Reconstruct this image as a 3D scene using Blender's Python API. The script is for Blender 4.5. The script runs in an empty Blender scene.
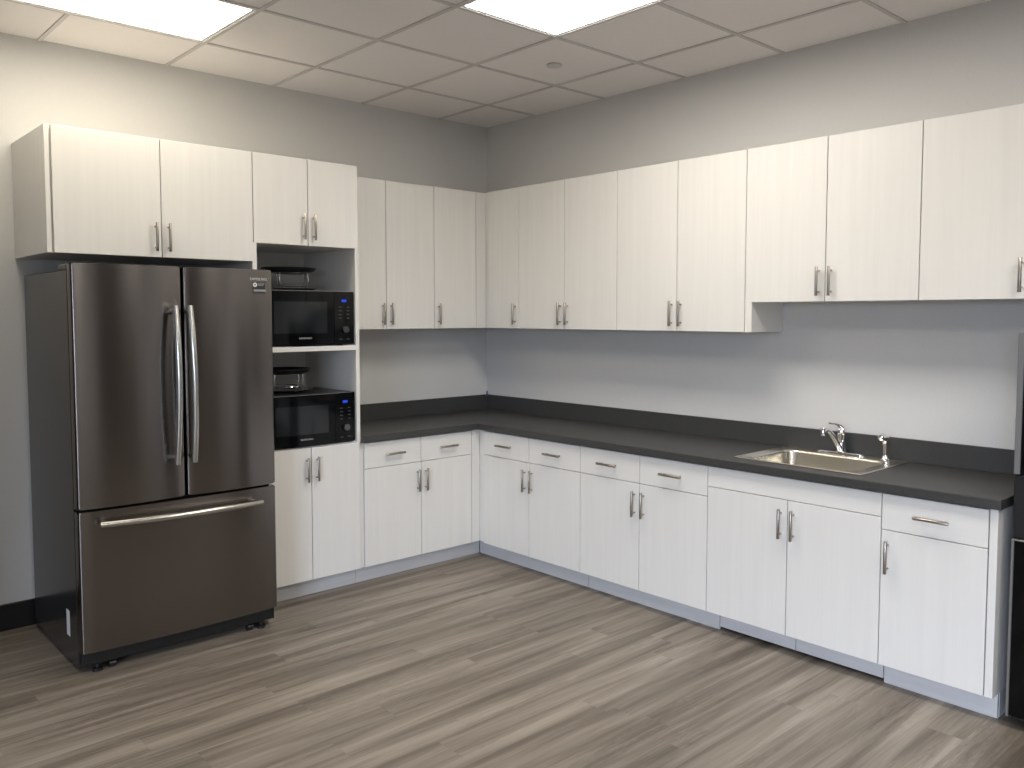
import bpy, bmesh, math, random
from mathutils import Vector, Matrix
random.seed(4)
S = bpy.context.scene
COL = S.collection

# ------------------------------------------------------------------ camera, world, exposure
cam_d = bpy.data.cameras.new('camera')
cam = bpy.data.objects.new('camera', cam_d); COL.objects.link(cam)
YAW, PITCH = -0.7374, -0.0600
fw = Vector((math.sin(-YAW)*math.cos(PITCH), math.cos(YAW)*math.cos(PITCH), math.sin(PITCH)))
rt = fw.cross(Vector((0, 0, 1))).normalized(); up = rt.cross(fw)
M = Matrix((rt, up, -fw)).transposed().to_4x4(); M.translation = Vector((-3.985, -4.6558, 1.5342))
cam.matrix_world = M
cam_d.sensor_width = 36; cam_d.sensor_fit = 'HORIZONTAL'
cam_d.lens = 844.9/1024*36
cam_d.shift_y = (366.26-384)/1024
cam_d.clip_start = 0.05
S.camera = cam

w = bpy.data.worlds.new('world'); S.world = w; w.use_nodes = True
wb = w.node_tree.nodes['Background']
wt = w.node_tree                                    # overcast sky above the horizon, dark ground below it
wc = wt.nodes.new('ShaderNodeTexCoord'); wsx = wt.nodes.new('ShaderNodeSeparateXYZ'); wr = wt.nodes.new('ShaderNodeValToRGB')
wt.links.new(wc.outputs['Generated'], wsx.inputs[0]); wm = wt.nodes.new('ShaderNodeMath'); wm.operation = 'MULTIPLY_ADD'
wm.inputs[1].default_value = .5; wm.inputs[2].default_value = .5
wt.links.new(wsx.outputs['Z'], wm.inputs[0]); wt.links.new(wm.outputs[0], wr.inputs[0]); wt.links.new(wr.outputs[0], wb.inputs[0])
wr.color_ramp.elements[0].position = .49; wr.color_ramp.elements[0].color = (.045, .042, .038, 1)
wr.color_ramp.elements[1].position = .52; wr.color_ramp.elements[1].color = (.68, .79, 1.0, 1)
wb.inputs[1].default_value = 25.0

S.view_settings.view_transform = 'Standard'; S.view_settings.look = 'None'
S.view_settings.gamma = 1; S.view_settings.use_curve_mapping = False
S.view_settings.exposure = 0.0
PANEL = 2.6             # glow of the ceiling light diffusers
LAMP_W = 20.0           # watts of one 2 ft x 2 ft lens; the light of a troffer leaves it mostly downwards
SPREAD = 180

# ------------------------------------------------------------------ materials
def mat(name, col=(.8, .8, .8), rough=.5, metal=0., **kw):
    m = bpy.data.materials.new(name); m.use_nodes = True
    b = m.node_tree.nodes['Principled BSDF']
    b.inputs['Base Color'].default_value = (*col, 1)
    b.inputs['Roughness'].default_value = rough
    b.inputs['Metallic'].default_value = metal
    for k, v in kw.items(): b.inputs[k.replace('_', ' ')].default_value = v
    return m
def N(m, t, **kw):
    n = m.node_tree.nodes.new(t)
    for k, v in kw.items(): setattr(n, k, v)
    return n
def L(m, a, b): m.node_tree.links.new(a, b)
def ramp(m, stops):
    n = N(m, 'ShaderNodeValToRGB'); e = n.color_ramp.elements
    while len(e) < len(stops): e.new(0.5)
    for i, (p, c) in enumerate(stops):
        e[i].position = p; e[i].color = (*c, 1) if len(c) == 3 else c
    return n
def vary(m, c1, c2, scale=(1, 1, 1), detail=3, nscale=1.0, bump=0.0, lo=.3, hi=.7, perobj=True):
    """two-tone noise stretched along an axis"""
    b = m.node_tree.nodes['Principled BSDF']
    tc = N(m, 'ShaderNodeTexCoord'); mp = N(m, 'ShaderNodeMapping'); mp.inputs['Scale'].default_value = scale
    L(m, tc.outputs['Object'], mp.inputs['Vector'])
    if perobj:
        oi = N(m, 'ShaderNodeObjectInfo'); vm = N(m, 'ShaderNodeVectorMath', operation='SCALE')
        vm.inputs[0].default_value = (37, 53, 11); L(m, oi.outputs['Random'], vm.inputs['Scale'])
        L(m, vm.outputs[0], mp.inputs['Location'])
    no = N(m, 'ShaderNodeTexNoise'); no.inputs['Scale'].default_value = nscale
    no.inputs['Detail'].default_value = detail; no.inputs['Roughness'].default_value = .62
    L(m, mp.outputs[0], no.inputs['Vector'])
    r = ramp(m, [(lo, c1), (hi, c2)]); L(m, no.outputs['Fac'], r.inputs[0]); L(m, r.outputs[0], b.inputs['Base Color'])
    if bump:
        bp = N(m, 'ShaderNodeBump'); bp.inputs['Strength'].default_value = bump; bp.inputs['Distance'].default_value = .002
        L(m, no.outputs['Fac'], bp.inputs['Height']); L(m, bp.outputs[0], b.inputs['Normal'])
    return m

LAM_A, LAM_B = (.730, .714, .678), (.775, .762, .726)
laminate = vary(mat('white_wood_laminate', rough=.42), LAM_A, LAM_B, (30, 30, 1.1), 5, 1.0, bump=.04, lo=.25, hi=.75)
laminate_x = vary(mat('white_wood_laminate_flat', rough=.42), LAM_A, LAM_B, (1.1, 1.1, 30), 5, 1.0, bump=.04, lo=.25, hi=.75)
toe_mat = vary(mat('grey_toe_kick_laminate', rough=.45), (.55, .548, .548), (.61, .608, .608), (3, 3, 30), 3)
wall_m = vary(mat('grey_wall_paint', rough=.62), (.605, .60, .585), (.625, .62, .605), (1, 1, 1), 2, 90, bump=.03, perobj=False)
tile_m = vary(mat('mineral_ceiling_tile', rough=.9), (.86, .83, .81), (.91, .88, .86), (1, 1, 1), 4, 160, bump=.25, perobj=False)
grid_m = mat('ceiling_grid_paint', (.62, .595, .575), .6)
fix_m = mat('white_enamel', (.78, .77, .75), .4)
counter_m = vary(mat('charcoal_worktop_laminate', rough=.42), (.038, .038, .037), (.052, .052, .050), (1, 1, 1), 6, 140, bump=.04)
steel_brush = mat('brushed_nickel', (.40, .37, .33), .3, 1.)
steel_sink = mat('satin_stainless', (.66, .63, .56), .27, 1.)
vary(steel_sink, (.62, .585, .51), (.72, .69, .62), (4, 60, 60), 3)
chrome = mat('chrome', (.82, .82, .84), .06, 1.)
black_base = mat('black_rubber_baseboard', (.008, .008, .009), .35)
black_pl = mat('black_plastic', (.012, .012, .013), .35)
black_gl = mat('black_glass', (.003, .0035, .004), .08, 0., Specular_IOR_Level=.2)
window_gl = mat('microwave_window_mesh', (.009, .011, .012), .1)
fr_side = mat('dark_grey_fridge_paint', (.030, .029, .028), .2, .2)
mw_side = mat('microwave_case', (.018, .018, .018), .35)
fix_black = mat('dark_gasket', (.004, .004, .004), .6)
white_pl = mat('white_plastic', (.75, .75, .74), .4)
paper = mat('white_sticker', (.62, .61, .58), .6)
ink = mat('dark_ink', (.05, .05, .06), .6)
logo_m = mat('silver_lettering', (.62, .62, .62), .35, .6)
silver_trim = mat('silver_trim', (.30, .30, .30), .4, .8)
glass_tt = mat('turntable_glass', (.20, .20, .22), .08, 0., Transmission_Weight=.5)
blue_m = mat('blue_plastic', (.03, .05, .22), .4)
# black stainless of the refrigerator: brushed, slightly anisotropic
fr_front = mat('black_stainless', (.185, .168, .158), .22, 1.)
b = fr_front.node_tree.nodes['Principled BSDF']
b.inputs['Anisotropic'].default_value = .8
tg = N(fr_front, 'ShaderNodeTangent', direction_type='RADIAL', axis='Z'); L(fr_front, tg.outputs[0], b.inputs['Tangent'])
b.inputs['Anisotropic Rotation'].default_value = .25
bar_m = mat('fridge_handle_steel', (.50, .49, .455), .25, 1.)

def emit(name, col, st):
    m = bpy.data.materials.new(name); m.use_nodes = True
    nt = m.node_tree; nt.nodes.remove(nt.nodes['Principled BSDF'])
    e = nt.nodes.new('ShaderNodeEmission'); e.inputs[0].default_value = (*col, 1); e.inputs[1].default_value = st
    nt.links.new(e.outputs[0], nt.nodes['Material Output'].inputs[0]); return m
lamp_warm = emit('warm_diffuser', (1.0, .91, .76), PANEL)
lamp_neutral = emit('neutral_diffuser', (1.0, .95, .89), PANEL)
lamp_added_cool = emit('added_lamp_diffuser', (1.0, .96, .92), PANEL)
disp_m = emit('blue_display', (.04, .10, .9), .8)

# floor: vinyl planks running along x
floor_m = mat('grey_oak_vinyl_plank', rough=.45)
def floor_nodes(m):
    PW, PL = .127, 1.22
    b = m.node_tree.nodes['Principled BSDF']
    tc = N(m, 'ShaderNodeTexCoord'); sp = N(m, 'ShaderNodeSeparateXYZ'); L(m, tc.outputs['Object'], sp.inputs[0])
    def ma(op, a, b_=None, c=None):
        n = N(m, 'ShaderNodeMath', operation=op)
        for i, v in enumerate((a, b_, c)):
            if v is None: continue
            if isinstance(v, (int, float)): n.inputs[i].default_value = v
            else: L(m, v, n.inputs[i])
        return n.outputs[0]
    yr = ma('DIVIDE', sp.outputs['Y'], PW); row = ma('FLOOR', yr)
    wn = N(m, 'ShaderNodeTexWhiteNoise', noise_dimensions='1D'); L(m, row, wn.inputs['W'])
    xr = ma('ADD', ma('DIVIDE', sp.outputs['X'], PL), ma('MULTIPLY', wn.outputs['Value'], 7.3)); colm = ma('FLOOR', xr)
    cb = N(m, 'ShaderNodeCombineXYZ'); L(m, row, cb.inputs[0]); L(m, colm, cb.inputs[1])
    w2 = N(m, 'ShaderNodeTexWhiteNoise', noise_dimensions='3D'); L(m, cb.outputs[0], w2.inputs['Vector'])
    def grain(sx, sy, detail, dist=0., rough=.6, offs=(31, 17, 9)):
        off = N(m, 'ShaderNodeVectorMath', operation='MULTIPLY'); off.inputs[1].default_value = offs; L(m, w2.outputs['Color'], off.inputs[0])
        mp = N(m, 'ShaderNodeMapping'); mp.inputs['Scale'].default_value = (sx, sy, 1)
        L(m, tc.outputs['Object'], mp.inputs['Vector'])
        ad = N(m, 'ShaderNodeVectorMath', operation='ADD'); L(m, mp.outputs[0], ad.inputs[0]); L(m, off.outputs[0], ad.inputs[1])
        no = N(m, 'ShaderNodeTexNoise'); no.inputs['Scale'].default_value = 1; no.inputs['Detail'].default_value = detail
        no.inputs['Distortion'].default_value = dist; no.inputs['Roughness'].default_value = rough
        L(m, ad.outputs[0], no.inputs['Vector']); return no.outputs['Fac']
    g1 = grain(.75, 13, 4, .35, .55, (.55, .55, .4)); g2 = grain(3.5, 95, 4); g3 = grain(9, 60, 6, 1.2, .75)
    s = ma('ADD', ma('MULTIPLY', ma('SUBTRACT', g1, .5), 1.75), ma('MULTIPLY', ma('SUBTRACT', g2, .5), .5))
    g4 = grain(.8, 5, 2)
    spk = ma('MULTIPLY', ma('SUBTRACT', g3, .5), ma('MULTIPLY', ma('GREATER_THAN', g4, .56), .8))
    s = ma('ADD', s, spk)
    s = ma('ADD', s, ma('MULTIPLY', ma('SUBTRACT', w2.outputs['Value'], .5), .09))
    s = ma('ADD', s, .5)
    r = ramp(m, [(.10, (.098, .080, .061)), (.36, (.165, .139, .110)), (.60, (.245, .212, .174)), (.88, (.35, .31, .262))])
    L(m, s, r.inputs[0])
    fy = ma('FRACT', yr); fx = ma('FRACT', xr)
    e1 = ma('LESS_THAN', fy, .010); e2 = ma('LESS_THAN', fx, .0012); e = ma('MAXIMUM', e1, e2)
    mx = N(m, 'ShaderNodeMix', data_type='RGBA'); L(m, ma('MULTIPLY', e, .18), mx.inputs['Factor'])
    L(m, r.outputs[0], mx.inputs['A']); mx.inputs['B'].default_value = (.08, .065, .05, 1)
    L(m, mx.outputs['Result'], b.inputs['Base Color'])
    bp = N(m, 'ShaderNodeBump'); bp.inputs['Strength'].default_value = .12; bp.inputs['Distance'].default_value = .002
    L(m, s, bp.inputs['Height']); L(m, bp.outputs[0], b.inputs['Normal'])
floor_nodes(floor_m)

# ------------------------------------------------------------------ mesh helpers (world coordinates, shifted to the parent's origin)
def new_bm(): return bmesh.new()
def box(bm, x0, x1, y0, y1, z0, z1, bev=0., seg=1):
    x0, x1 = sorted((x0, x1)); y0, y1 = sorted((y0, y1)); z0, z1 = sorted((z0, z1))
    v = [bm.verts.new((x, y, z)) for z in (z0, z1) for y in (y0, y1) for x in (x0, x1)]
    f = [bm.faces.new([v[i] for i in q]) for q in ((0, 2, 3, 1), (4, 5, 7, 6), (0, 1, 5, 4), (2, 6, 7, 3), (0, 4, 6, 2), (1, 3, 7, 5))]
    if bev:
        es = list({e for fc in f for e in fc.edges})
        bmesh.ops.bevel(bm, geom=es, offset=bev, segments=seg, affect='EDGES', profile=.6)
def tube(bm, pts, rad, n=12, caps=True, squash=None):
    """sweep a circle along a polyline; rad is a number or one per point"""
    pts = [Vector(p) for p in pts]; rads = rad if isinstance(rad, (list, tuple)) else [rad]*len(pts)
    rings = []; prev = None
    for i, p in enumerate(pts):
        d = (pts[min(i+1, len(pts)-1)]-pts[max(i-1, 0)]).normalized()
        if prev is None:
            a = Vector((0, 0, 1)) if abs(d.z) < .9 else Vector((1, 0, 0))
            u = d.cross(a).normalized()
        else: u = (prev-d*prev.dot(d)).normalized()
        prev = u; v = d.cross(u)
        sq = squash or (1, 1)
        rings.append([bm.verts.new(p+(u*math.cos(t)*sq[0]+v*math.sin(t)*sq[1])*rads[i]) for t in [2*math.pi*k/n for k in range(n)]])
    for a, b_ in zip(rings, rings[1:]):
        for k in range(n): bm.faces.new((a[k], a[(k+1) % n], b_[(k+1) % n], b_[k]))
    if caps: bm.faces.new(rings[0][::-1]); bm.faces.new(rings[-1])
def lathe(bm, c, prof, n=24, axis='z'):
    """prof = [(radius, height)], closed at both ends when radius is 0"""
    c = Vector(c); rings = []
    for r, h in prof:
        if r < 1e-6:
            p = {'z': (0, 0, h), 'y': (0, -h, 0), 'x': (-h, 0, 0)}[axis]; rings.append([bm.verts.new(c+Vector(p))]); continue
        ring = []
        for k in range(n):
            a = 2*math.pi*k/n; ca, sa = r*math.cos(a), r*math.sin(a)
            p = {'z': (ca, sa, h), 'y': (ca, -h, sa), 'x': (-h, ca, sa)}[axis]; ring.append(bm.verts.new(c+Vector(p)))
        rings.append(ring)
    for a, b_ in zip(rings, rings[1:]):
        for k in range(n):
            k2 = (k+1) % n
            if len(a) == 1 and len(b_) == 1: continue
            if len(a) == 1: bm.faces.new((a[0], b_[k2], b_[k]))
            elif len(b_) == 1: bm.faces.new((a[k], a[k2], b_[0]))
            else: bm.faces.new((a[k], a[k2], b_[k2], b_[k]))
def prism(bm, poly, z0, z1):
    """poly = [(x, y)] counter-clockwise, extruded in z"""
    a = [bm.verts.new((x, y, z0)) for x, y in poly]; b_ = [bm.verts.new((x, y, z1)) for x, y in poly]; n = len(poly)
    bm.faces.new(a[::-1]); bm.faces.new(b_)
    for k in range(n): bm.faces.new((a[k], a[(k+1) % n], b_[(k+1) % n], b_[k]))
def cells(bm, xs, ys, keep, z0, z1):
    """slab made of grid cells for which keep(xc, yc) is true, with outer faces only"""
    V = {}
    def vt(i, j, z):
        k = (i, j, z)
        if k not in V: V[k] = bm.verts.new((xs[i], ys[j], z))
        return V[k]
    K = {(i, j) for i in range(len(xs)-1) for j in range(len(ys)-1) if keep((xs[i]+xs[i+1])/2, (ys[j]+ys[j+1])/2)}
    for i, j in K:
        bm.faces.new((vt(i, j, z1), vt(i+1, j, z1), vt(i+1, j+1, z1), vt(i, j+1, z1)))
        bm.faces.new((vt(i, j+1, z0), vt(i+1, j+1, z0), vt(i+1, j, z0), vt(i, j, z0)))
        for di, dj, a, b_ in ((-1, 0, (i, j+1), (i, j)), (1, 0, (i+1, j), (i+1, j+1)), (0, -1, (i, j), (i+1, j)), (0, 1, (i+1, j+1), (i, j+1))):
            if (i+di, j+dj) not in K: bm.faces.new((vt(*a, z0), vt(*b_, z0), vt(*b_, z1), vt(*a, z1)))
def origin(o):
    v = Vector((0, 0, 0))
    while o is not None: v += o.location; o = o.parent
    return v
def obj(name, bm, m, parent=None, smooth=False, loc=None, label=None, bev=0.):
    bmesh.ops.recalc_face_normals(bm, faces=bm.faces)
    if bev:
        es = [e for e in bm.edges if len(e.link_faces) == 2 and e.calc_face_angle() > .6]
        bmesh.ops.bevel(bm, geom=es, offset=bev, segments=2, affect='EDGES', profile=.5)
    base = origin(parent) if parent else Vector(loc or (0, 0, 0))
    bmesh.ops.translate(bm, verts=bm.verts, vec=-base)
    me = bpy.data.meshes.new(name); bm.to_mesh(me); bm.free()
    me.materials.append(m)
    if smooth:
        me.shade_smooth()
        try: me.set_sharp_from_angle(angle=math.radians(35))
        except Exception: pass
    o = bpy.data.objects.new(name, me); COL.objects.link(o)
    if parent: o.parent = parent
    elif loc: o.location = loc
    if label: o['label'] = label
    return o
def thing(name, label, cat, loc, group=None):
    o = bpy.data.objects.new(name, None); COL.objects.link(o); o.location = loc; o.empty_display_size = .1
    o['label'] = label; o['category'] = cat
    if group: o['group'] = group
    return o
def struct(name, bm, m, parent=None, **k):
    o = obj(name, bm, m, parent, **k)
    o['kind'] = 'structure'
    return o
def text(name, s, size, m, parent, matrix, label=None, depth=.0004, sx=1.):
    c = bpy.data.curves.new(name, 'FONT'); c.body = s; c.size = size; c.extrude = depth; c.align_x = 'CENTER'; c.align_y = 'CENTER'; c.resolution_u = 2
    t = bpy.data.objects.new(name, c); COL.objects.link(t)
    bpy.context.view_layer.update()
    me = bpy.data.meshes.new_from_object(t.evaluated_get(bpy.context.evaluated_depsgraph_get()))
    bpy.data.objects.remove(t)
    me.transform(Matrix.Diagonal((sx, 1, 1, 1))); me.transform(matrix); me.transform(Matrix.Translation(-origin(parent)))
    me.materials.clear(); me.materials.append(m); me.name = name
    o = bpy.data.objects.new(name, me); COL.objects.link(o); o.parent = parent
    if label: o['label'] = label
    return o
FACE_Y = lambda p: Matrix.Translation(p) @ Matrix.Rotation(math.pi/2, 4, 'X')      # text facing -y

# ------------------------------------------------------------------ dimensions
ZC = 2.867
XL, YF = -7.0, -7.4
S2 = .6096
GX, GY = -.427, -.504

# ------------------------------------------------------------------ the room
bm = new_bm(); box(bm, XL-.1, .1, YF-.1, .1, -.1, 0); struct('floor', bm, floor_m)
bm = new_bm(); box(bm, XL-.1, .1, 0, .1, 0, ZC+.12); struct('wall_back', bm, wall_m)
bm = new_bm(); box(bm, 0, .1, YF, 0, 0, ZC+.12); struct('wall_right', bm, wall_m)
bm = new_bm(); box(bm, -3.88, -3.76, -1.02, 0, 0, ZC+.004); struct('added_shade_partition', bm, mat('added_partition_dark', (.10, .095, .09), .7))  # unseen partition added to block window light, dark to cut bounce
bm = new_bm(); box(bm, XL-.1, .1, YF-.1, YF, 0, ZC+.12); struct('wall_front', bm, wall_m)
added_door_wood = mat('added_dark_door', (.030, .022, .017), .4)  # unseen dark doors and trim, added to band the fridge's reflections
for n_, xd in ((1, -1.75), (2, -.85)):
    bm = new_bm(); box(bm, xd-.44, xd+.44, YF+.0005, YF+.045, .005, 2.12, .003); dd = struct('door_%d' % n_, bm, added_door_wood)
    bm = new_bm(); tube(bm, [(xd+(.36 if n_ == 1 else -.36), YF+.045, 1.0), (xd+(.36 if n_ == 1 else -.36), YF+.09, 1.0), (xd+(.25 if n_ == 1 else -.25), YF+.09, 1.0)], .009, 10)
    struct('door_handle', bm, steel_brush, dd)
bm = new_bm()
for xa_, xb_ in ((-2.26, -2.195), (-.405, -.34)): box(bm, xa_, xb_, YF+.0005, YF+.05, 0, 2.19)
box(bm, -2.195, -.405, YF+.0005, YF+.05, 2.125, 2.19)
struct('added_door_trim', bm, added_door_wood)
WY0, WY1, WZ0, WZ1 = -6.6, -4.2, .12, 2.2     # unseen window added in the left wall for cool daylight
bm = new_bm()
box(bm, XL-.1, XL, YF, WY0, 0, ZC+.12); box(bm, XL-.1, XL, WY1, 0, 0, ZC+.12)
box(bm, XL-.1, XL, WY0, WY1, 0, WZ0); box(bm, XL-.1, XL, WY0, WY1, WZ1, ZC+.12)
struct('wall_left', bm, wall_m)
bm = new_bm(); xa, xb = XL-.08, XL-.02
box(bm, xa, xb, WY0, WY0+.05, WZ0, WZ1); box(bm, xa, xb, WY1-.05, WY1, WZ0, WZ1)
box(bm, xa, xb, WY0+.05, WY1-.05, WZ0, WZ0+.05); box(bm, xa, xb, WY0+.05, WY1-.05, WZ1-.05, WZ1)
for k in (1, 2): ym = WY0+(WY1-WY0)*k/3; box(bm, xa, xb, ym-.025, ym+.025, WZ0+.05, WZ1-.05)
win = struct('added_window', bm, black_pl)
pt_ = bpy.data.lights.new('added_window_light', 'AREA'); pt_.shape = 'RECTANGLE'; pt_.size = WZ1-WZ0-.1; pt_.size_y = WY1-WY0-.1
pt_.energy = 1; pt_.cycles.is_portal = True
po = bpy.data.objects.new('added_window_light', pt_); COL.objects.link(po)
po.location = (XL-.09, (WY0+WY1)/2, (WZ0+WZ1)/2); po.rotation_euler = (0, -math.pi/2, 0)

# baseboards (black rubber cove base)
bm = new_bm(); box(bm, -3.76, -2.07, -.012, 0, 0, .131, .003); struct('baseboard_back', bm, black_base)
bm = new_bm(); box(bm, XL, XL+.012, YF+.012, -.012, 0, .115, .003); struct('baseboard_left', bm, black_base)
bm = new_bm(); box(bm, -.012, 0, YF+.012, -3.60, 0, .131, .003); struct('baseboard_right', bm, black_base)
bm = new_bm(); box(bm, XL+.012, -2.262, YF, YF+.012, 0, .131, .003); box(bm, -.338, -.012, YF, YF+.012, 0, .131, .003); struct('baseboard_front', bm, black_base)

# ceiling: tiles, grid and recessed lights
gxs = [GX-S2*k for k in range(0, 12) if GX-S2*k > XL+.03]
gys = [GY-S2*k for k in range(0, 14) if GY-S2*k > YF+.03]
# (x index of right grid line, cells in x, y index of back grid line, cells in y, lamp)
LAMPS = [
    (1, 1, 2, 2, lamp_neutral, 'glowing ceiling panel light at the top centre, nearest the round sprinkler cover'),
    (3, 2, 0, 1, lamp_warm, 'long ceiling troffer light at the upper left, above the refrigerator'),
    (1, 1, 6, 2, lamp_added_cool, 'added unseen ceiling light behind the camera on the sink side'),  # unseen fixture added to light the sink run from its right end
    (4, 1, 7, 2, lamp_neutral, 'added unseen ceiling light behind the camera on the fridge side'),  # unseen fixture added to brighten the low left wall and fridge front
]
holes = [(GX-S2*(i+nx), GX-S2*i, GY-S2*(j+ny), GY-S2*j) for i, nx, j, ny, m, l in LAMPS]
inhole = lambda x, y: any(a < x < b_ and c < y < d for a, b_, c, d in holes)
bm = new_bm(); cells(bm, [XL]+gxs[::-1]+[0], [YF]+gys[::-1]+[0], lambda x, y: not inhole(x, y), ZC+.006, ZC+.03)
ceil = struct('ceiling', bm, tile_m)
HB = .0095
xs = sorted([XL, 0]+[g+s*HB for g in gxs for s in (-1, 1)]); ys = sorted([YF, 0]+[g+s*HB for g in gys for s in (-1, 1)])
def on_grid(x, y):
    for a, b_, c, d in holes:
        if a+HB < x < b_-HB and c+HB < y < d-HB: return False
    return any(abs(x-g) < HB for g in gxs) or any(abs(y-g) < HB for g in gys)
bm = new_bm(); cells(bm, xs, ys, on_grid, ZC, ZC+.006)
struct('ceiling_grid', bm, grid_m, parent=ceil)
for (a, b_, c, d), (_, _, _, _, lm, lab) in zip(holes, LAMPS):
    t = thing('ceiling_light', lab, 'ceiling light', ((a+b_)/2, (c+d)/2, ZC), 'recessed ceiling lights')
    a += HB+.001; b_ -= HB+.001; c += HB+.001; d -= HB+.001
    bm = new_bm(); fwid = .014
    cells(bm, [a, a+fwid, b_-fwid, b_], [c, c+fwid, d-fwid, d], lambda x, y: not (a+fwid < x < b_-fwid and c+fwid < y < d-fwid), ZC+.004, ZC+.06)
    box(bm, a, b_, c, d, ZC+.06, ZC+.075)
    obj('frame', bm, fix_m, t)
    bm = new_bm(); box(bm, a+fwid+.0005, b_-fwid-.0005, c+fwid+.0005, d-fwid-.0005, ZC+.016, ZC+.022)
    obj('diffuser', bm, lm, t, label='glowing white diffuser panel')
    ld = bpy.data.lights.new('lamp', 'AREA'); ld.shape = 'RECTANGLE'; ld.size = b_-a-.03; ld.size_y = d-c-.03
    ld.energy = LAMP_W*(ld.size*ld.size_y)/.33*{lamp_warm: .42, lamp_neutral: .80, lamp_added_cool: .62}[lm]*(.95 if 'fridge side' in lab else 1); ld.spread = math.radians(SPREAD)
    ld.color = {lamp_warm: (1.0, .90, .73), lamp_neutral: (1.0, .945, .865), lamp_added_cool: (1.0, .955, .91)}[lm]
    lo = bpy.data.objects.new('lamp', ld); COL.objects.link(lo); lo.parent = t; lo.location = (0, 0, .0155)
bm = new_bm(); lathe(bm, (-.723, -1.402, ZC-.006), [(0, 0), (.036, 0), (.042, .003), (.042, .008), (.034, .0125), (0, .0125)], 28)
o = obj('sprinkler_cap', bm, mat('sprinkler_cap_paint', (.62, .60, .58), .4), smooth=True, loc=None)
o['label'] = 'small round grey sprinkler cover plate on the ceiling'; o['category'] = 'sprinkler cover'

# ------------------------------------------------------------------ cabinets
TH = .019      # panel thickness
def W(face, a, d): return (a, -d) if face == 'y' else (-d, a)
def fbox(bm, face, a0, a1, d0, d1, z0, z1, bev=0., seg=1):
    p, q = W(face, a0, d0), W(face, a1, d1)
    box(bm, p[0], q[0], p[1], q[1], z0, z1, bev, seg)
def handle(parent, face, a, d, z, vertical=True, ln=.134):
    bm = new_bm(); out = d+.027; h = ln/2; s = .048
    P = lambda aa, dd, zz: (*W(face, aa, dd), zz)
    if vertical:
        tube(bm, [P(a, out, z-h), P(a, out, z-h+.002), P(a, out, z+h-.002), P(a, out, z+h)], [.0056, .0068, .0068, .0056], 14)
        for k in (-s, s): tube(bm, [P(a, d, z+k), P(a, out-.003, z+k)], .0043, 10)
    else:
        tube(bm, [P(a-h, out, z), P(a-h+.002, out, z), P(a+h-.002, out, z), P(a+h, out, z)], [.0056, .0068, .0068, .0056], 14)
        for k in (-s, s): tube(bm, [P(a+k, d, z), P(a+k, out-.003, z)], .0043, 10)
    return obj('handle', bm, steel_brush, parent, smooth=True)
def front(t, name, face, a0, a1, d, z0, z1, m=None):
    bm = new_bm(); a0, a1 = sorted((a0, a1)); g = .0021
    fbox(bm, face, a0+g, a1-g, d-TH, d, z0, z1, .0012)
    return obj(name, bm, m or laminate, t)
def carcass(t, face, a0, a1, d1, z0, z1, shelves=(), top=True, d0=.001, front_frame=False, name='carcass'):
    bm = new_bm(); a0, a1 = sorted((a0, a1)); e = .0008
    fbox(bm, face, a0+e, a0+TH, d0, d1, z0, z1); fbox(bm, face, a1-TH, a1-e, d0, d1, z0, z1)
    fbox(bm, face, a0+TH, a1-TH, d0, d1, z0, z0+TH)
    if top: fbox(bm, face, a0+TH, a1-TH, d0, d1, z1-TH, z1)
    fbox(bm, face, a0+TH, a1-TH, d0, d0+.008, z0+TH, z1-(TH if top else 0))
    for s0, s1 in shelves: fbox(bm, face, a0+TH, a1-TH, d0+.008, d1, s0, s1)
    return obj(name, bm, laminate, t)
HO = .030     # handle inset from the meeting edge

def wall_cabinet(face, a0, a1, depth, zb, zt, doors, label, group, body=None, filler=None, filler2=None):
    """doors = [(a0, a1, handle side -1/+1)], face plane at distance depth from the wall"""
    c0, c1 = body or (min(a0, a1), max(a0, a1))
    loc = (*W(face, (c0+c1)/2, depth/2), zb)
    t = thing('wall_cabinet', label, 'cabinet', loc, group)
    carcass(t, face, c0, c1, depth-TH-.002, zb, zt)
    for d0, d1, hs in doors:
        dr = front(t, 'door', face, d0, d1, depth, zb, zt)
        a = (max(d0, d1)-HO) if hs > 0 else (min(d0, d1)+HO)
        handle(dr, face, a, depth, zb+.026+.067)
    for fl in (filler, filler2):
        if fl:
            bm = new_bm(); fbox(bm, face, fl[0], fl[1], *(fl[2:4] if len(fl) > 3 else (depth-TH-.003, depth-.003)), zb, zt)
            obj('filler_panel', bm, laminate, t)
    return t

UX, UY, ZUT, ZUB, ZUS = .297, .312, 2.3504, 1.4513, 1.599
UPG, = ['upper cabinets above the worktop']
# left run (faces -y), from the tall cabinet to the corner
wall_cabinet('y', -1.4400, -.7093, UY, ZUB, ZUT, [(-1.4400, -1.0744, 1), (-1.0744, -.7093, -1)],
    'pale two-door wall cabinet directly right of the tall microwave cabinet', UPG)
wall_cabinet('y', -.7085, -.362, UY, ZUB, ZUT, [(-.7093, -.362, -1)],
    'pale single-door wall cabinet left of the room corner, handle on its left edge', UPG,
    body=(-.7085, -.3625), filler=(-.3580, -UX+TH-.0005))
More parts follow.
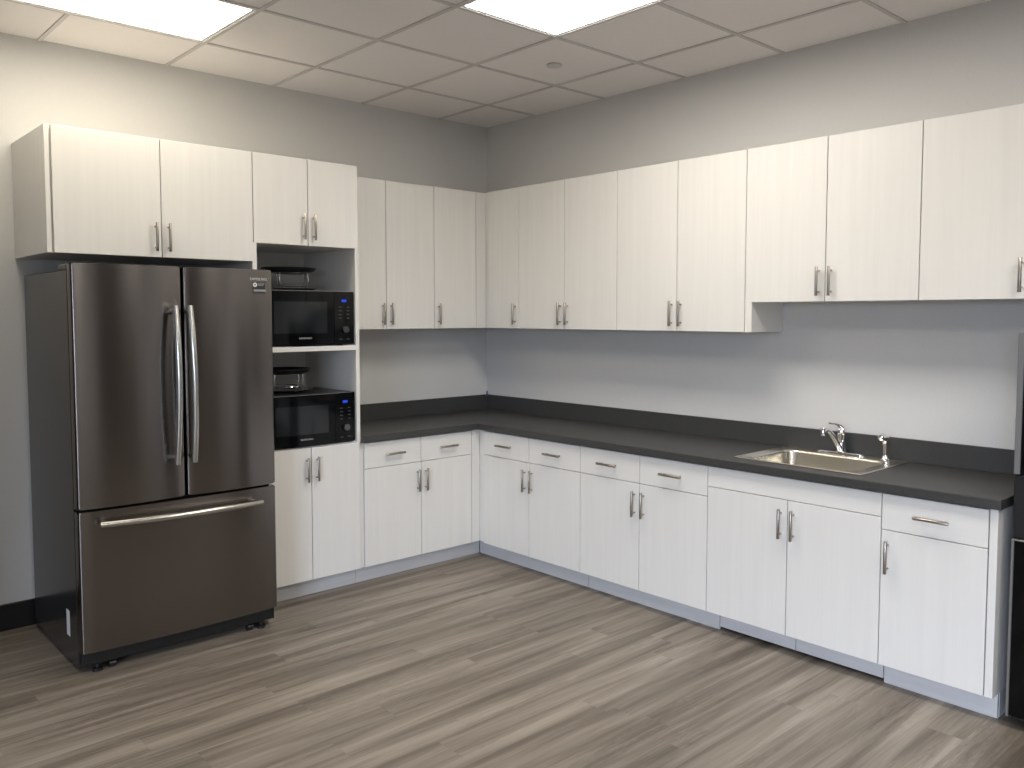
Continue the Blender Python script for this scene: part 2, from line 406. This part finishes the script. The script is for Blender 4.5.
# right run (faces -x)
wall_cabinet('x', -.3541, -.6604, UX, ZUB, ZUT, [(-.3541, -.6604, -1)],
    'pale single-door wall cabinet right of the room corner, narrowest on the sink wall', UPG,
    body=(-.6600, -.3545), filler=(-.3530, -UY+.0025, UX-2*TH, UX-TH))
wall_cabinet('x', -.6608, -1.4813, UX, ZUB, ZUT, [(-.6604, -1.0653, -1), (-1.0653, -1.4817, 1)],
    'pale two-door wall cabinet on the sink wall, first pair from the corner', UPG)
wall_cabinet('x', -1.4821, -2.3556, UX, ZUB, ZUT, [(-1.4817, -1.9004, -1), (-1.9004, -2.3165, 1)],
    'pale two-door wall cabinet on the sink wall, the long pair with its right side exposed', UPG,
    body=(-2.3178, -1.4821), filler=(-2.3556, -2.3186, .001, UX-.001))
wall_cabinet('x', -2.3564, -3.1555, UX, ZUS, ZUT, [(-2.3185, -2.7359, -1), (-2.7359, -3.1559, 1)],
    'shorter pale two-door wall cabinet directly above the sink', UPG)
wall_cabinet('x', -3.1563, -3.9950, UX, ZUS, ZUT, [(-3.1559, -3.5755, -1), (-3.5755, -3.9950, 1)],
    'shorter pale wall cabinet cut by the right picture edge, above the worktop end', UPG)

# over the refrigerator
TY = .5873; ZT = 2.3567; ZOF = 1.808; ZH = 1.9036
t = wall_cabinet('y', -2.9815, -2.0640, TY, ZOF, ZT, [(-2.975, -2.513, 1), (-2.513, -2.0575, -1)],
    'deep pale two-door cabinet over the black refrigerator', 'deep cabinets of the fridge wall', body=(-2.9815, -2.0640))
bm = new_bm(); fbox(bm, 'y', -3.0013, -2.9823, .001, TY-.001, ZOF, ZT, .0008); obj('end_panel', bm, laminate, t)

# tall cabinet with two niches
TX0, TX1 = -2.0635, -1.4414
t = thing('tall_cabinet', 'tall pale cabinet with two open niches holding the microwaves', 'cabinet', ((TX0+TX1)/2, -TY/2, 0), 'deep cabinets of the fridge wall')
bm = new_bm(); ZL = .828; PT = .0225
fbox(bm, 'y', TX0, TX0+PT, .001, TY-.001-TH*0, ZL-.004, ZH); fbox(bm, 'y', TX1-PT, TX1, .001, TY-.001, ZL-.004, ZH)
fbox(bm, 'y', TX0, TX0+PT, .001, TY-TH-.002, ZH, ZT); fbox(bm, 'y', TX1-PT, TX1, .001, TY-TH-.002, ZH, ZT)
fbox(bm, 'y', TX0, TX0+PT, .001, TY-TH-.002, .101, ZL-.004); fbox(bm, 'y', TX1-PT, TX1, .001, TY-TH-.002, .101, ZL-.004)
fbox(bm, 'y', TX0+PT, TX1-PT, .001, TY-.001-TH, ZL-.026, ZL); fbox(bm, 'y', TX0+PT, TX1-PT, .001, TY-TH-.002, .101, .12)
fbox(bm, 'y', TX0+PT, TX1-PT, .001, TY-TH-.002, ZT-.02, ZT); fbox(bm, 'y', TX0+PT, TX1-PT, .001, TY-TH-.002, ZH, ZH+.02)
fbox(bm, 'y', TX0+PT, TX1-PT, .001, .009, .12, ZT-.02)
obj('carcass', bm, laminate, t)
bm = new_bm(); fbox(bm, 'y', TX0+PT+.0005, TX1-PT-.0005, .0095, TY-.001, 1.3425, 1.3695, .0008); obj('shelf', bm, laminate_x, t)
for a0, a1, hs in ((-2.0565, -1.7493, 1), (-1.7493, -1.4425, -1)):
    dr = front(t, 'door', 'y', a0, a1, TY, ZH, ZT); handle(dr, 'y', a1-HO if hs > 0 else a0+HO, TY, ZH+.097)
for a0, a1, hs in ((-2.0565, -1.7493, 1), (-1.7493, -1.4440, -1)):
    dr = front(t, 'door', 'y', a0, a1, TY, .1014, ZL-.004); handle(dr, 'y', a1-HO if hs > 0 else a0+HO, TY, .7085)
bm = new_bm(); fbox(bm, 'y', TX0, TX1, .500, .5165, .0, .1005); obj('toe_kick', bm, toe_mat, t)

# base cabinets
BX, BY, ZBT, ZBB, ZDG = .5829, .5871, .8122, .1014, .6645
TKX, TKY = .5080, .5165
BG = 'base cabinets under the worktop'
def base_cabinet(face, a0, a1, depth, tk, bays, label, body=None, fillers=(), toe=None, sinkfront=None):
    c0, c1 = body or (min(a0, a1), max(a0, a1))
    t = thing('base_cabinet', label, 'cabinet', (*W(face, (c0+c1)/2, depth/2), 0), BG)
    carcass(t, face, c0, c1, depth-TH-.002, ZBB, .8185, top=False)
    for d0, d1, hs in bays:
        zt = (sinkfront if sinkfront else ZDG)
        dr = front(t, 'door', face, d0, d1, depth, ZBB, zt-.0015)
        handle(dr, face, (max(d0, d1)-HO) if hs > 0 else (min(d0, d1)+HO), depth, zt-.108)
        if not sinkfront:
            w_ = front(t, 'drawer', face, d0, d1, depth, ZDG+.0015, ZBT, laminate_x)
            handle(w_, face, (d0+d1)/2, depth, .7375, vertical=False)
    if sinkfront:
        front(t, 'false_front', face, bays[0][0], bays[-1][1], depth, sinkfront+.0015, ZBT, laminate_x)
    for fl in fillers:
        bm = new_bm(); fbox(bm, face, fl[0], fl[1], fl[2], fl[3], fl[4] if len(fl) > 4 else ZBB, ZBT+.004, .0006); obj(fl[5] if len(fl) > 5 else 'filler_panel', bm, laminate, t)
    for a, b_, z0, z1, d in (toe or [(c0, c1, 0, ZBB-.0005, tk)]):
        bm = new_bm(); fbox(bm, face, a+.0015, b_-.0015, d-.016, d, z0, z1, .0008); obj('toe_kick', bm, toe_mat, t)
    return t
base_cabinet('y', -1.4176, -.6313, BY, TKY, [(-1.4176, -1.0220, 1), (-1.0220, -.6313, -1)],
    'pale base cabinet on the fridge wall, between the tall cabinet and the corner', body=(-1.4176, -.6320),
    fillers=[(-1.4405, -1.4182, BY-.03, BY-.012), (-.6272, -BX+TH-.0005, BY-TH-.003, BY-.003)], toe=[(-1.4405, -TKX-.001, 0, ZBB-.0005, TKY)])
base_cabinet('x', -.641, -1.472, BX, TKX, [(-.641, -1.0578, -1), (-1.0578, -1.4720, 1)],
    'pale two-drawer base cabinet on the sink wall, nearest the room corner', body=(-1.4714, -.6420),
    fillers=[(-.6400, -BY+.0025, BX-2*TH, BX-TH)], toe=[(-1.4714, -TKY-.001, 0, ZBB-.0005, TKX)])
base_cabinet('x', -1.472, -2.3103, BX, TKX, [(-1.4720, -1.8917, -1), (-1.8917, -2.3103, 1)],
    'pale two-drawer base cabinet directly left of the sink cabinet', body=(-2.3097, -1.4722), toe=[(-2.3400, -1.4722, 0, ZBB-.0005, TKX)])
base_cabinet('x', -2.3103, -3.1506, BX, TKX, [(-2.3103, -2.7322, -1), (-2.7322, -3.1506, 1)],
    'pale sink base cabinet with one long false front over two doors', body=(-3.1500, -2.3109), sinkfront=.7145,
    toe=[(-2.744, -2.3412, .016, ZBB-.0005, TKX), (-3.143, -2.744, .016, ZBB-.0005, TKX)])
base_cabinet('x', -3.1506, -3.552, BX, TKX, [(-3.1506, -3.5520, 1)],
    'narrow pale one-drawer base cabinet at the right end of the worktop', body=(-3.5515, -3.1508),
    fillers=[(-3.5825, -3.5545, .001, BX-.001, ZBB, 'end_panel')], toe=[(-3.5800, -3.1442, 0, ZBB-.0005, TKX)])
# recessed end return of the last toe kick
lastb = [o for o in bpy.data.objects if o.name.startswith('base_cabinet') and 'narrow' in o['label']][0]
bm = new_bm(); box(bm, -.4915, -.001, -3.5800, -3.5640, 0, ZBB-.0005); obj('toe_return', bm, toe_mat, lastb)

# ------------------------------------------------------------------ worktop with backsplash
ZT_, ZB_ = .8575, .8195
CFX, CFY, CE = -.603, -.612, -3.5963
SX0, SX1, SY0, SY1 = -.486, -.108, -2.968, -2.462      # sink bowl
ct = thing('worktop', 'dark charcoal L-shaped worktop with matching upstand along both walls', 'worktop', (-.3, -2, ZB_))
bm = new_bm()
cells(bm, [-1.4406, CFX, SX0-.012, SX1+.012, -.001], [CE, SY0-.012, SY1+.012, CFY, -.001],
      lambda x, y: (x > CFX or y > CFY) and not (SX0-.012 < x < SX1+.012 and SY0-.012 < y < SY1+.012), ZB_, ZT_)
obj('worktop_slab', bm, counter_m, ct, bev=.003)
bm = new_bm()
cells(bm, [-1.4406, -.016, -.001], [CE, -.016, -.001], lambda x, y: x > -.016 or y > -.016, ZT_+.0002, .9635)
obj('upstand', bm, counter_m, ct, bev=.0015)
bm = new_bm(); box(bm, -.024, -.0165, -.028, -.0165, .9500, .9900, .002)
o = obj('plastic_tab', bm, blue_m); o['label'] = 'tiny dark blue tab on the upstand in the room corner'; o['category'] = 'tab'

# ------------------------------------------------------------------ sink
def rrect(x0, x1, y0, y1, r, z, n=6):
    out = []
    for cx, cy, a0 in ((x1-r, y1-r, 0), (x0+r, y1-r, 90), (x0+r, y0+r, 180), (x1-r, y0+r, 270)):
        for k in range(n+1):
            a = math.radians(a0+90*k/n); out.append((cx+r*math.cos(a), cy+r*math.sin(a), z))
    return out
def loft(bm, loops, cap_last=True, cap_first=False):
    R = [[bm.verts.new(p) for p in lp] for lp in loops]; n = len(R[0])
    for a, b_ in zip(R, R[1:]):
        for k in range(n): bm.faces.new((a[k], a[(k+1) % n], b_[(k+1) % n], b_[k]))
    if cap_last: bm.faces.new(R[-1])
    if cap_first: bm.faces.new(R[0][::-1])
snk = thing('sink', 'drop-in stainless steel sink set in the dark worktop', 'sink', (-.26, -2.71, .70))
RX0, RX1, RY0, RY1 = -.510, -.018, -3.030, -2.404
bm = new_bm(); z = ZT_
loft(bm, [rrect(RX0+.002, RX1-.002, RY0+.002, RY1-.002, .007, z+.0005), rrect(RX0, RX1, RY0, RY1, .008, z+.001), rrect(RX0, RX1, RY0, RY1, .008, z+.0028),
          rrect(RX0+.004, RX1-.004, RY0+.004, RY1-.004, .007, z+.0060), rrect(RX0+.010, RX1-.010, RY0+.010, RY1-.010, .006, z+.0055),
          rrect(RX0+.014, RX1-.014, RY0+.014, RY1-.014, .005, z+.0035),
          rrect(SX0-.004, SX1+.004, SY0-.004, SY1+.004, .060, z+.0035), rrect(SX0, SX1, SY0, SY1, .056, z+.001),
          rrect(SX0+.003, SX1-.003, SY0+.003, SY1-.003, .054, z-.006), rrect(SX0+.010, SX1-.010, SY0+.010, SY1-.010, .052, z-.13),
          rrect(SX0+.020, SX1-.020, SY0+.020, SY1-.020, .048, z-.150), rrect(SX0+.040, SX1-.040, SY0+.040, SY1-.040, .04, z-.156)])
ob = obj('basin', bm, steel_sink, snk, smooth=True)
bm = new_bm(); lathe(bm, (-.29, -2.712, z-.1558), [(.045, 0), (.045, .002), (.036, .003), (.030, -.001), (0, -.001)], 24); obj('drain', bm, chrome, snk, smooth=True)

# faucet
FX, FYY = -.060, -2.715; FZ = ZT_+.0037
fc = thing('faucet', 'chrome single-lever faucet on the back ledge of the sink', 'faucet', (FX, FYY, FZ))
bm = new_bm()
def stad(hx, hy, z_, n=8):
    out = []
    for cy, a0 in ((FYY+hy-hx, 0), (FYY-hy+hx, 180)):
        for k in range(n+1): a = math.radians(a0+180*k/n); out.append((FX+hx*math.cos(a), cy+hx*math.sin(a), z_))
    return out
loft(bm, [stad(.024, .118, FZ), stad(.025, .120, FZ+.004), stad(.023, .118, FZ+.010), stad(.016, .110, FZ+.014)], True, True)
obj('deck_plate', bm, chrome, fc, smooth=True)
bm = new_bm(); lathe(bm, (FX, FYY, FZ+.013), [(0, 0), (.024, 0), (.024, .008), (.018, .03), (.0165, .060), (.021, .078), (.024, .095), (.022, .110), (.014, .121), (0, .125)], 24)
obj('body', bm, chrome, fc, smooth=True)
bm = new_bm()
tube(bm, [(FX-.010, FYY, FZ+.022), (FX-.035, FYY, FZ+.050), (FX-.07, FYY, FZ+.082), (FX-.105, FYY, FZ+.110), (FX-.135, FYY, FZ+.128), (FX-.160, FYY, FZ+.134), (FX-.176, FYY, FZ+.132)], [.014, .0135, .0125, .0115, .011, .011, .012], 14)
sp_ = obj('spout', bm, chrome, fc, smooth=True)
bm = new_bm(); lathe(bm, (FX-.182, FYY, FZ+.108), [(0, 0), (.0125, 0), (.0135, .004), (.0135, .034), (.010, .040), (0, .041)], 20)
obj('aerator', bm, chrome, sp_, smooth=True)
bm = new_bm()
tube(bm, [(FX+.002, FYY, FZ+.128), (FX-.03, FYY, FZ+.146), (FX-.07, FYY, FZ+.156), (FX-.108, FYY, FZ+.160), (FX-.120, FYY, FZ+.162)], [.012, .009, .0065, .006, .005], 12, squash=(1.3, .7))
obj('lever', bm, chrome, fc, smooth=True)

sy, sxx = -2.935, -.072
sp = thing('side_sprayer', 'chrome side sprayer standing right of the faucet', 'sprayer', (sxx, sy, FZ))
bm = new_bm(); lathe(bm, (sxx, sy, FZ), [(0, 0), (.023, 0), (.023, .004), (.016, .012), (.013, .024), (0, .024)], 20); obj('base', bm, chrome, sp, smooth=True)
bm = new_bm()
tube(bm, [(sxx, sy, FZ+.024), (sxx, sy, FZ+.045), (sxx, sy, FZ+.075), (sxx-.002, sy, FZ+.092), (sxx-.010, sy, FZ+.104), (sxx-.030, sy, FZ+.112), (sxx-.050, sy, FZ+.108), (sxx-.056, sy, FZ+.105), (sxx-.058, sy, FZ+.104)], [.011, .011, .0145, .0165, .018, .0175, .0165, .012, .008], 14)
obj('spray_head', bm, chrome, sp, smooth=True)

# ------------------------------------------------------------------ refrigerator
FX0, FX1, FM = -2.9795, -2.0850, -2.5205
FF = -.8476
fr = thing('refrigerator', 'large black stainless french-door refrigerator with a bottom freezer drawer', 'refrigerator', ((FX0+FX1)/2, -.42, 0))
bm = new_bm(); box(bm, FX0+.002, FX1-.002, -.775, -.050, .018, 1.727, .004); obj('cabinet_body', bm, fr_side, fr)
def curved_slab(x0, x1, yb, yf, z0, z1, bulge, r=.012, n=18, vert=False):
    """slab with a gently convex front and rounded vertical front edges"""
    bm = new_bm(); poly = [(x1, yb), (x0, yb)][::-1]
    pts = [(x0, yb), ]
    for k in range(4): a = math.radians(180+90*k/3); pts.append((x0+r+r*math.cos(a), yf+bulge*0+r+r*math.sin(a)))
    for k in range(1, n):
        u = k/n; x = x0+r+(x1-x0-2*r)*u; pts.append((x, yf-bulge*(1-(2*u-1)**2)))
    for k in range(4): a = math.radians(270+90*k/3); pts.append((x1-r+r*math.cos(a), yf+r+r*math.sin(a)))
    pts.append((x1, yb))
    prism(bm, pts, z0, z1)
    es = [e for e in bm.edges if abs(e.verts[0].co.z-e.verts[1].co.z) < 1e-6 and max(v.co.y for v in e.verts) < yb-1e-5]
    bmesh.ops.bevel(bm, geom=es, offset=.004, segments=2, affect='EDGES')
    return bm
BUL = .016
front_y = lambda x, x0, x1: FF+.006-BUL*(1-(2*(x-x0-.012)/(x1-x0-.024)-1)**2)
dl = obj('door', curved_slab(FX0, FM-.004, -.790, FF+.006, .716, 1.7527, BUL), fr_front, fr, smooth=True)
dr_ = obj('door', curved_slab(FM+.004, FX1, -.790, FF+.006, .716, 1.7527, BUL), fr_front, fr, smooth=True)
fd = obj('freezer_drawer', curved_slab(FX0, FX1, -.790, FF+.006, .0965, .704, BUL), fr_front, fr, smooth=True)
bm = new_bm(); box(bm, FX0+.012, FX1-.012, -.790, -.7755, .10, 1.745); obj('gasket', bm, fix_black, fr)
def bow(p0, p1, outv, base_y, r, n=14, sag=.022, sq=(1, 1)):
    bm = new_bm(); p0, p1 = Vector(p0), Vector(p1); pts = []
    for k in range(n+1):
        u = k/n; p = p0.lerp(p1, u); p.y -= sag*(1-(2*u-1)**2); pts.append(p)
    tube(bm, pts, r, 16)
    for u in (.035, .965):
        p = p0.lerp(p1, u); p.y -= sag*(1-(2*u-1)**2)
        tube(bm, [(p.x, base_y, p.z), (p.x, p.y, p.z)], r*.8, 12)
    return bm
HY = -.892
obj('handle', bow((-2.572, HY, 1.576), (-2.578, HY, .874), None, FF, .0142, sag=.036), bar_m, dl, smooth=True, label='curved satin steel bar handle')
obj('handle', bow((-2.508, HY, 1.577), (-2.502, HY, .876), None, FF, .0142, sag=.036), bar_m, dr_, smooth=True, label='curved satin steel bar handle')
obj('handle', bow((-2.906, HY, .6530), (-2.182, HY, .6430), None, FF, .0142, sag=.036), bar_m, fd, smooth=True, label='curved satin steel bar handle')
for x0, x1 in ((FX0+.004, FX0+.10), (FX1-.10, FX1-.004)):
    bm = new_bm(); box(bm, x0, x1, -.765, -.640, 1.7275, 1.752, .004); obj('hinge_cover', bm, mat('hinge_grey', (.10, .10, .095), .45), fr)
bm = new_bm(); box(bm, FX0+.006, FX1-.006, -.815, -.776, .034, .094, .003); obj('kick_grille', bm, fix_black, fr)
for x in (FX0+.07, FX1-.07):
    bm = new_bm(); lathe(bm, (x, -.800, 0), [(0, 0), (.022, 0), (.022, .012), (.009, .016), (.009, .0295), (0, .0295)], 16); obj('foot', bm, black_pl, fr, smooth=True)
for x in (FX0+.13, FX1-.13):
    bm = new_bm(); tube(bm, [(x-.014, -.800, .0148), (x+.014, -.800, .0148)], .0145, 18); obj('roller', bm, black_pl, fr, smooth=True)
bm = new_bm(); box(bm, FX0+.0012, FX0+.0020, -.660, -.612, .125, .240)
st = obj('rating_label', bm, paper, fr, label='white printed label low on the side')
# brand lettering and round badge sticker, top right of the right door
lg = lambda x: front_y(x, FM+.004, FX1)
text('lettering', 'SAMSUNG', .0185, logo_m, dr_, FACE_Y((-2.160, lg(-2.160), 1.7065)) @ Matrix.Rotation(math.atan((lg(-2.12)-lg(-2.20))/.08), 4, 'Y'), sx=1.10, depth=.0016)
bm = new_bm(); box(bm, -2.193, -2.124, lg(-2.193)-.0006, lg(-2.124)+.003, 1.640, 1.692, .0005); bd = obj('badge_sticker', bm, mat('badge_dark', (.03, .03, .032), .3), dr_, label='dark sticker with a white round badge')
bm = new_bm(); lathe(bm, (-2.180, lg(-2.193)-.0006, 1.680), [(.004, 0), (.004, .0006), (.0105, .0006), (.0105, 0)], 20, axis='y'); obj('round_badge', bm, white_pl, bd)
bm = new_bm()
for k in range(3): box(bm, -2.166, -2.132-.004*k, lg(-2.193)-.0012, lg(-2.193)-.0006, 1.6845-.0045*k, 1.6870-.0045*k)
box(bm, -2.187, -2.128, lg(-2.193)-.0012, lg(-2.193)-.0006, 1.648, 1.658); box(bm, -2.1265, -2.1250, lg(-2.193)-.0012, lg(-2.193)-.0006, 1.641, 1.691)
obj('printing', bm, mat('badge_grey', (.30, .30, .30), .4), bd)

# ------------------------------------------------------------------ microwaves
def microwave(zb, ztop, label, dx, tilt):
    x0, x1, yf, yb_ = -1.985+dx, -1.472+dx, -.560, -.16
    t = thing('microwave', label, 'microwave', ((x0+x1)/2, -.36, zb), 'microwaves in the tall cabinet')
    h0 = zb+.010
    bm = new_bm(); box(bm, x0+.004, x1-.004, yb_, yf+.001, h0, ztop-.002, .003); obj('case', bm, mw_side, t)
    xs_ = x1-.128
    def slab(a, b_, z0, z1, bul):
        bm = new_bm(); pts = [(a, yf)]; n = 12
        full0, full1 = x0, x1
        for k in range(n+1):
            x = a+(b_-a)*k/n; u = (x-full0)/(full1-full0)
            pts.append((x, yf-.018-bul*(1-(2*u-1)**2)))
        pts.append((b_, yf)); prism(bm, pts, z0, z1); return bm
    bul = .016
    d = obj('door', slab(x0, xs_-.0015, h0-.002, ztop-.004, bul), black_gl, t, smooth=True)
    def patch(a, b_, z0, z1, m, nm, par, dy=.0006):
        bm = new_bm(); n = 8; pts = []
        f = lambda x: yf-.018-bul*(1-(2*(x-x0)/(x1-x0)-1)**2)
        for k in range(n+1): x = a+(b_-a)*k/n; pts.append((x, f(x)-dy))
        for k in range(n, -1, -1): x = a+(b_-a)*k/n; pts.append((x, f(x)+.0006))
        prism(bm, pts, z0, z1); return obj(nm, bm, m, par, smooth=True)
    patch(x0+.035, xs_-.045, h0+.060, ztop-.060, window_gl, 'door_window', d)
    text('lettering', 'SAMSUNG', .0135, logo_m, d, FACE_Y(((x0+xs_)/2+.015, yf-.018-bul+.0002, h0+.033)), sx=1.2, depth=.0012)
    p = obj('control_panel', slab(xs_+.0005, x1, h0-.002, ztop-.004, bul), black_gl, t, smooth=True)
    px = (xs_+x1)/2; f = lambda x: yf-.018-bul*(1-(2*(x-x0)/(x1-x0)-1)**2)
    patch(px-.016, px+.016, ztop-.060, ztop-.046, disp_m, 'display', p)
    bt = mat('button_print', (.035, .037, .042), .5)
    for r in range(4):
        for s_ in (-1, 1):
            bm = new_bm(); xx = px+s_*.026; zz = ztop-.088-.020*r; y_ = f(xx); box(bm, xx-.009, xx+.009, y_-.0008, y_+.001, zz-.0025, zz+.0025)
            obj('button_mark', bm, bt, p)
    bm = new_bm(); lathe(bm, (px+.004, f(px)+.001, h0+.078), [(.021, 0), (.021, .012), (.018, .017), (0, .017)], 28, axis='y'); obj('dial_knob', bm, mat('knob_steel', (.16, .16, .165), .2, 1.), p, smooth=True)
    for s_ in (-1, 1):
        bm = new_bm(); xx = px+s_*.024; y_ = f(xx); box(bm, xx-.010, xx+.010, y_-.0008, y_+.001, h0+.022, h0+.028)
        obj('button_mark', bm, bt, p)
    # thin bright strip along the top edge of the front
    bm = new_bm(); n = 16; pts = []
    for k in range(n+1): x = x0+(x1-x0)*k/n; pts.append((x, f(x)+.001))
    for k in range(n, -1, -1): x = x0+(x1-x0)*k/n; pts.append((x, f(x)+.006))
    prism(bm, pts, ztop-.0038, ztop-.0012); obj('top_trim', bm, silver_trim, t, label='thin silver strip along the top of the front')
    for fx in (x0+.05, x1-.05):
        for fy in (yf+.05, yb_-.05):
            bm = new_bm(); lathe(bm, (fx, fy, zb+.0003), [(0, 0), (.014, 0), (.013, .0105), (0, .0105)], 14); obj('foot', bm, black_pl, t, smooth=True)
    return t
microwave(1.3695, 1.668, 'black microwave in the upper niche of the tall cabinet', 0, 0)
microwave(.8280, 1.112, 'black microwave in the lower niche of the tall cabinet', 0, 0)

def rack_set(cx, cy, z, where):
    # glass turntable, wire rack, black round tray, each lying on the one below
    bm = new_bm(); lathe(bm, (cx+.02, cy, z), [(0, 0), (.05, 0), (.11, .003), (.135, .012), (.137, .015), (.128, .014), (.10, .007), (0, .006)], 40)
    o = obj('glass_turntable', bm, glass_tt, smooth=True); o['label'] = 'clear glass turntable plate lying on the %s microwave' % where; o['category'] = 'plate'; o['group'] = 'turntable plates on the microwaves'
    tr = thing('wire_rack', 'chrome wire rack standing on the %s microwave' % where, 'rack', (cx+.02, cy, z+.0075), 'wire racks on the microwaves')
    R = .105; zz = z+.0078; H = .095
    bm = new_bm(); tube(bm, [(cx+.02+R*math.cos(a), cy+R*math.sin(a), zz+H-.003) for a in [2*math.pi*k/28 for k in range(29)]], .0024, 8, caps=False)
    for q in (-.05, 0, .05):
        s_ = math.sqrt(R*R-q*q); tube(bm, [(cx+.02-s_, cy+q, zz+H-.0035), (cx+.02+s_, cy+q, zz+H-.0035)], .0018, 6)
    obj('top_ring', bm, chrome, tr, smooth=True)
    R2 = .088
    bm = new_bm(); tube(bm, [(cx+.02+R2*math.cos(a), cy+R2*math.sin(a), zz+.022) for a in [2*math.pi*k/28 for k in range(29)]], .0020, 8, caps=False); obj('lower_ring', bm, chrome, tr, smooth=True)
    for k in range(4):
        a = math.radians(-155+90*k); c, s_ = math.cos(a), math.sin(a)
        bm = new_bm(); tube(bm, [(cx+.02+R*c, cy+R*s_, zz+H-.003), (cx+.02+(R+.004)*c, cy+(R+.004)*s_, zz+H*.5), (cx+.02+(R-.012)*c, cy+(R-.012)*s_, zz+.022), (cx+.02+(R-.016)*c, cy+(R-.016)*s_, zz+.0022)], .0024, 8)
        obj('leg', bm, chrome, tr, smooth=True)
    bm = new_bm(); lathe(bm, (cx, cy, zz+H+.0005), [(0, 0), (.12, 0), (.142, .010), (.151, .022), (.152, .025), (.146, .025), (.138, .014), (.118, .0045), (0, .004)], 44)
    o = obj('crisper_tray', bm, black_pl, smooth=True); o['label'] = 'round black tray on the wire rack above the %s microwave' % where; o['category'] = 'tray'; o['group'] = 'round trays above the microwaves'
rack_set(-1.735, -.335, 1.6685, 'upper')
rack_set(-1.775, -.335, 1.1125, 'lower')

# ------------------------------------------------------------------ appliance at the right edge
AX, AY0, AY1 = -.565, -3.622, -4.36
ap = thing('upright_appliance', 'black appliance with silver door trim, cut by the right picture edge', 'appliance', (-.3, -3.98, 0))
bm = new_bm(); box(bm, AX+.045, -.04, AY1, AY0-.002, .02, 1.465, .004); obj('cabinet_body', bm, black_pl, ap)
def framed_door(z0, z1, tw, name):
    bm = new_bm(); box(bm, AX+.003, AX+.043, AY1+tw, AY0-tw-.001, z0+.006, z1-.006, .001); d = obj(name, bm, black_gl, ap)
    bm = new_bm()
    box(bm, AX, AX+.043, AY0-.001-tw, AY0, z0, z1, .002); box(bm, AX, AX+.043, AY1, AY1+tw, z0, z1, .002)
    box(bm, AX, AX+.043, AY1+tw, AY0-tw-.001, z1-.006, z1, .001)
    obj('trim_frame', bm, silver_trim, d, label='silver frame around the dark panel')
framed_door(.955, 1.472, .020, 'upper_door')
framed_door(.045, .715, .009, 'lower_door')
bm = new_bm(); box(bm, AX+.006, AX+.044, AY1, AY0-.001, .718, .952, .003); obj('middle_panel', bm, black_pl, ap)
for y_ in (AY0-.06, AY1+.06):
    for x_ in (-.47, -.10):
        bm = new_bm(); lathe(bm, (x_, y_, 0), [(0, 0), (.02, 0), (.018, .021), (0, .021)], 14); obj('foot', bm, black_pl, ap, smooth=True)

bm = new_bm(); box(bm, -.007, -.0005, -3.530, -3.452, 1.100, 1.215, .0015)
ol = obj('outlet_plate', bm, white_pl); ol['label'] = 'white wall outlet plate beside the black appliance'; ol['category'] = 'outlet'
bm = new_bm()
for zz in (1.138, 1.177): box(bm, -.0085, -.0072, -3.505, -3.477, zz-.013, zz+.013, .0005)
obj('socket', bm, mat('socket_face', (.70, .70, .69), .35), ol)
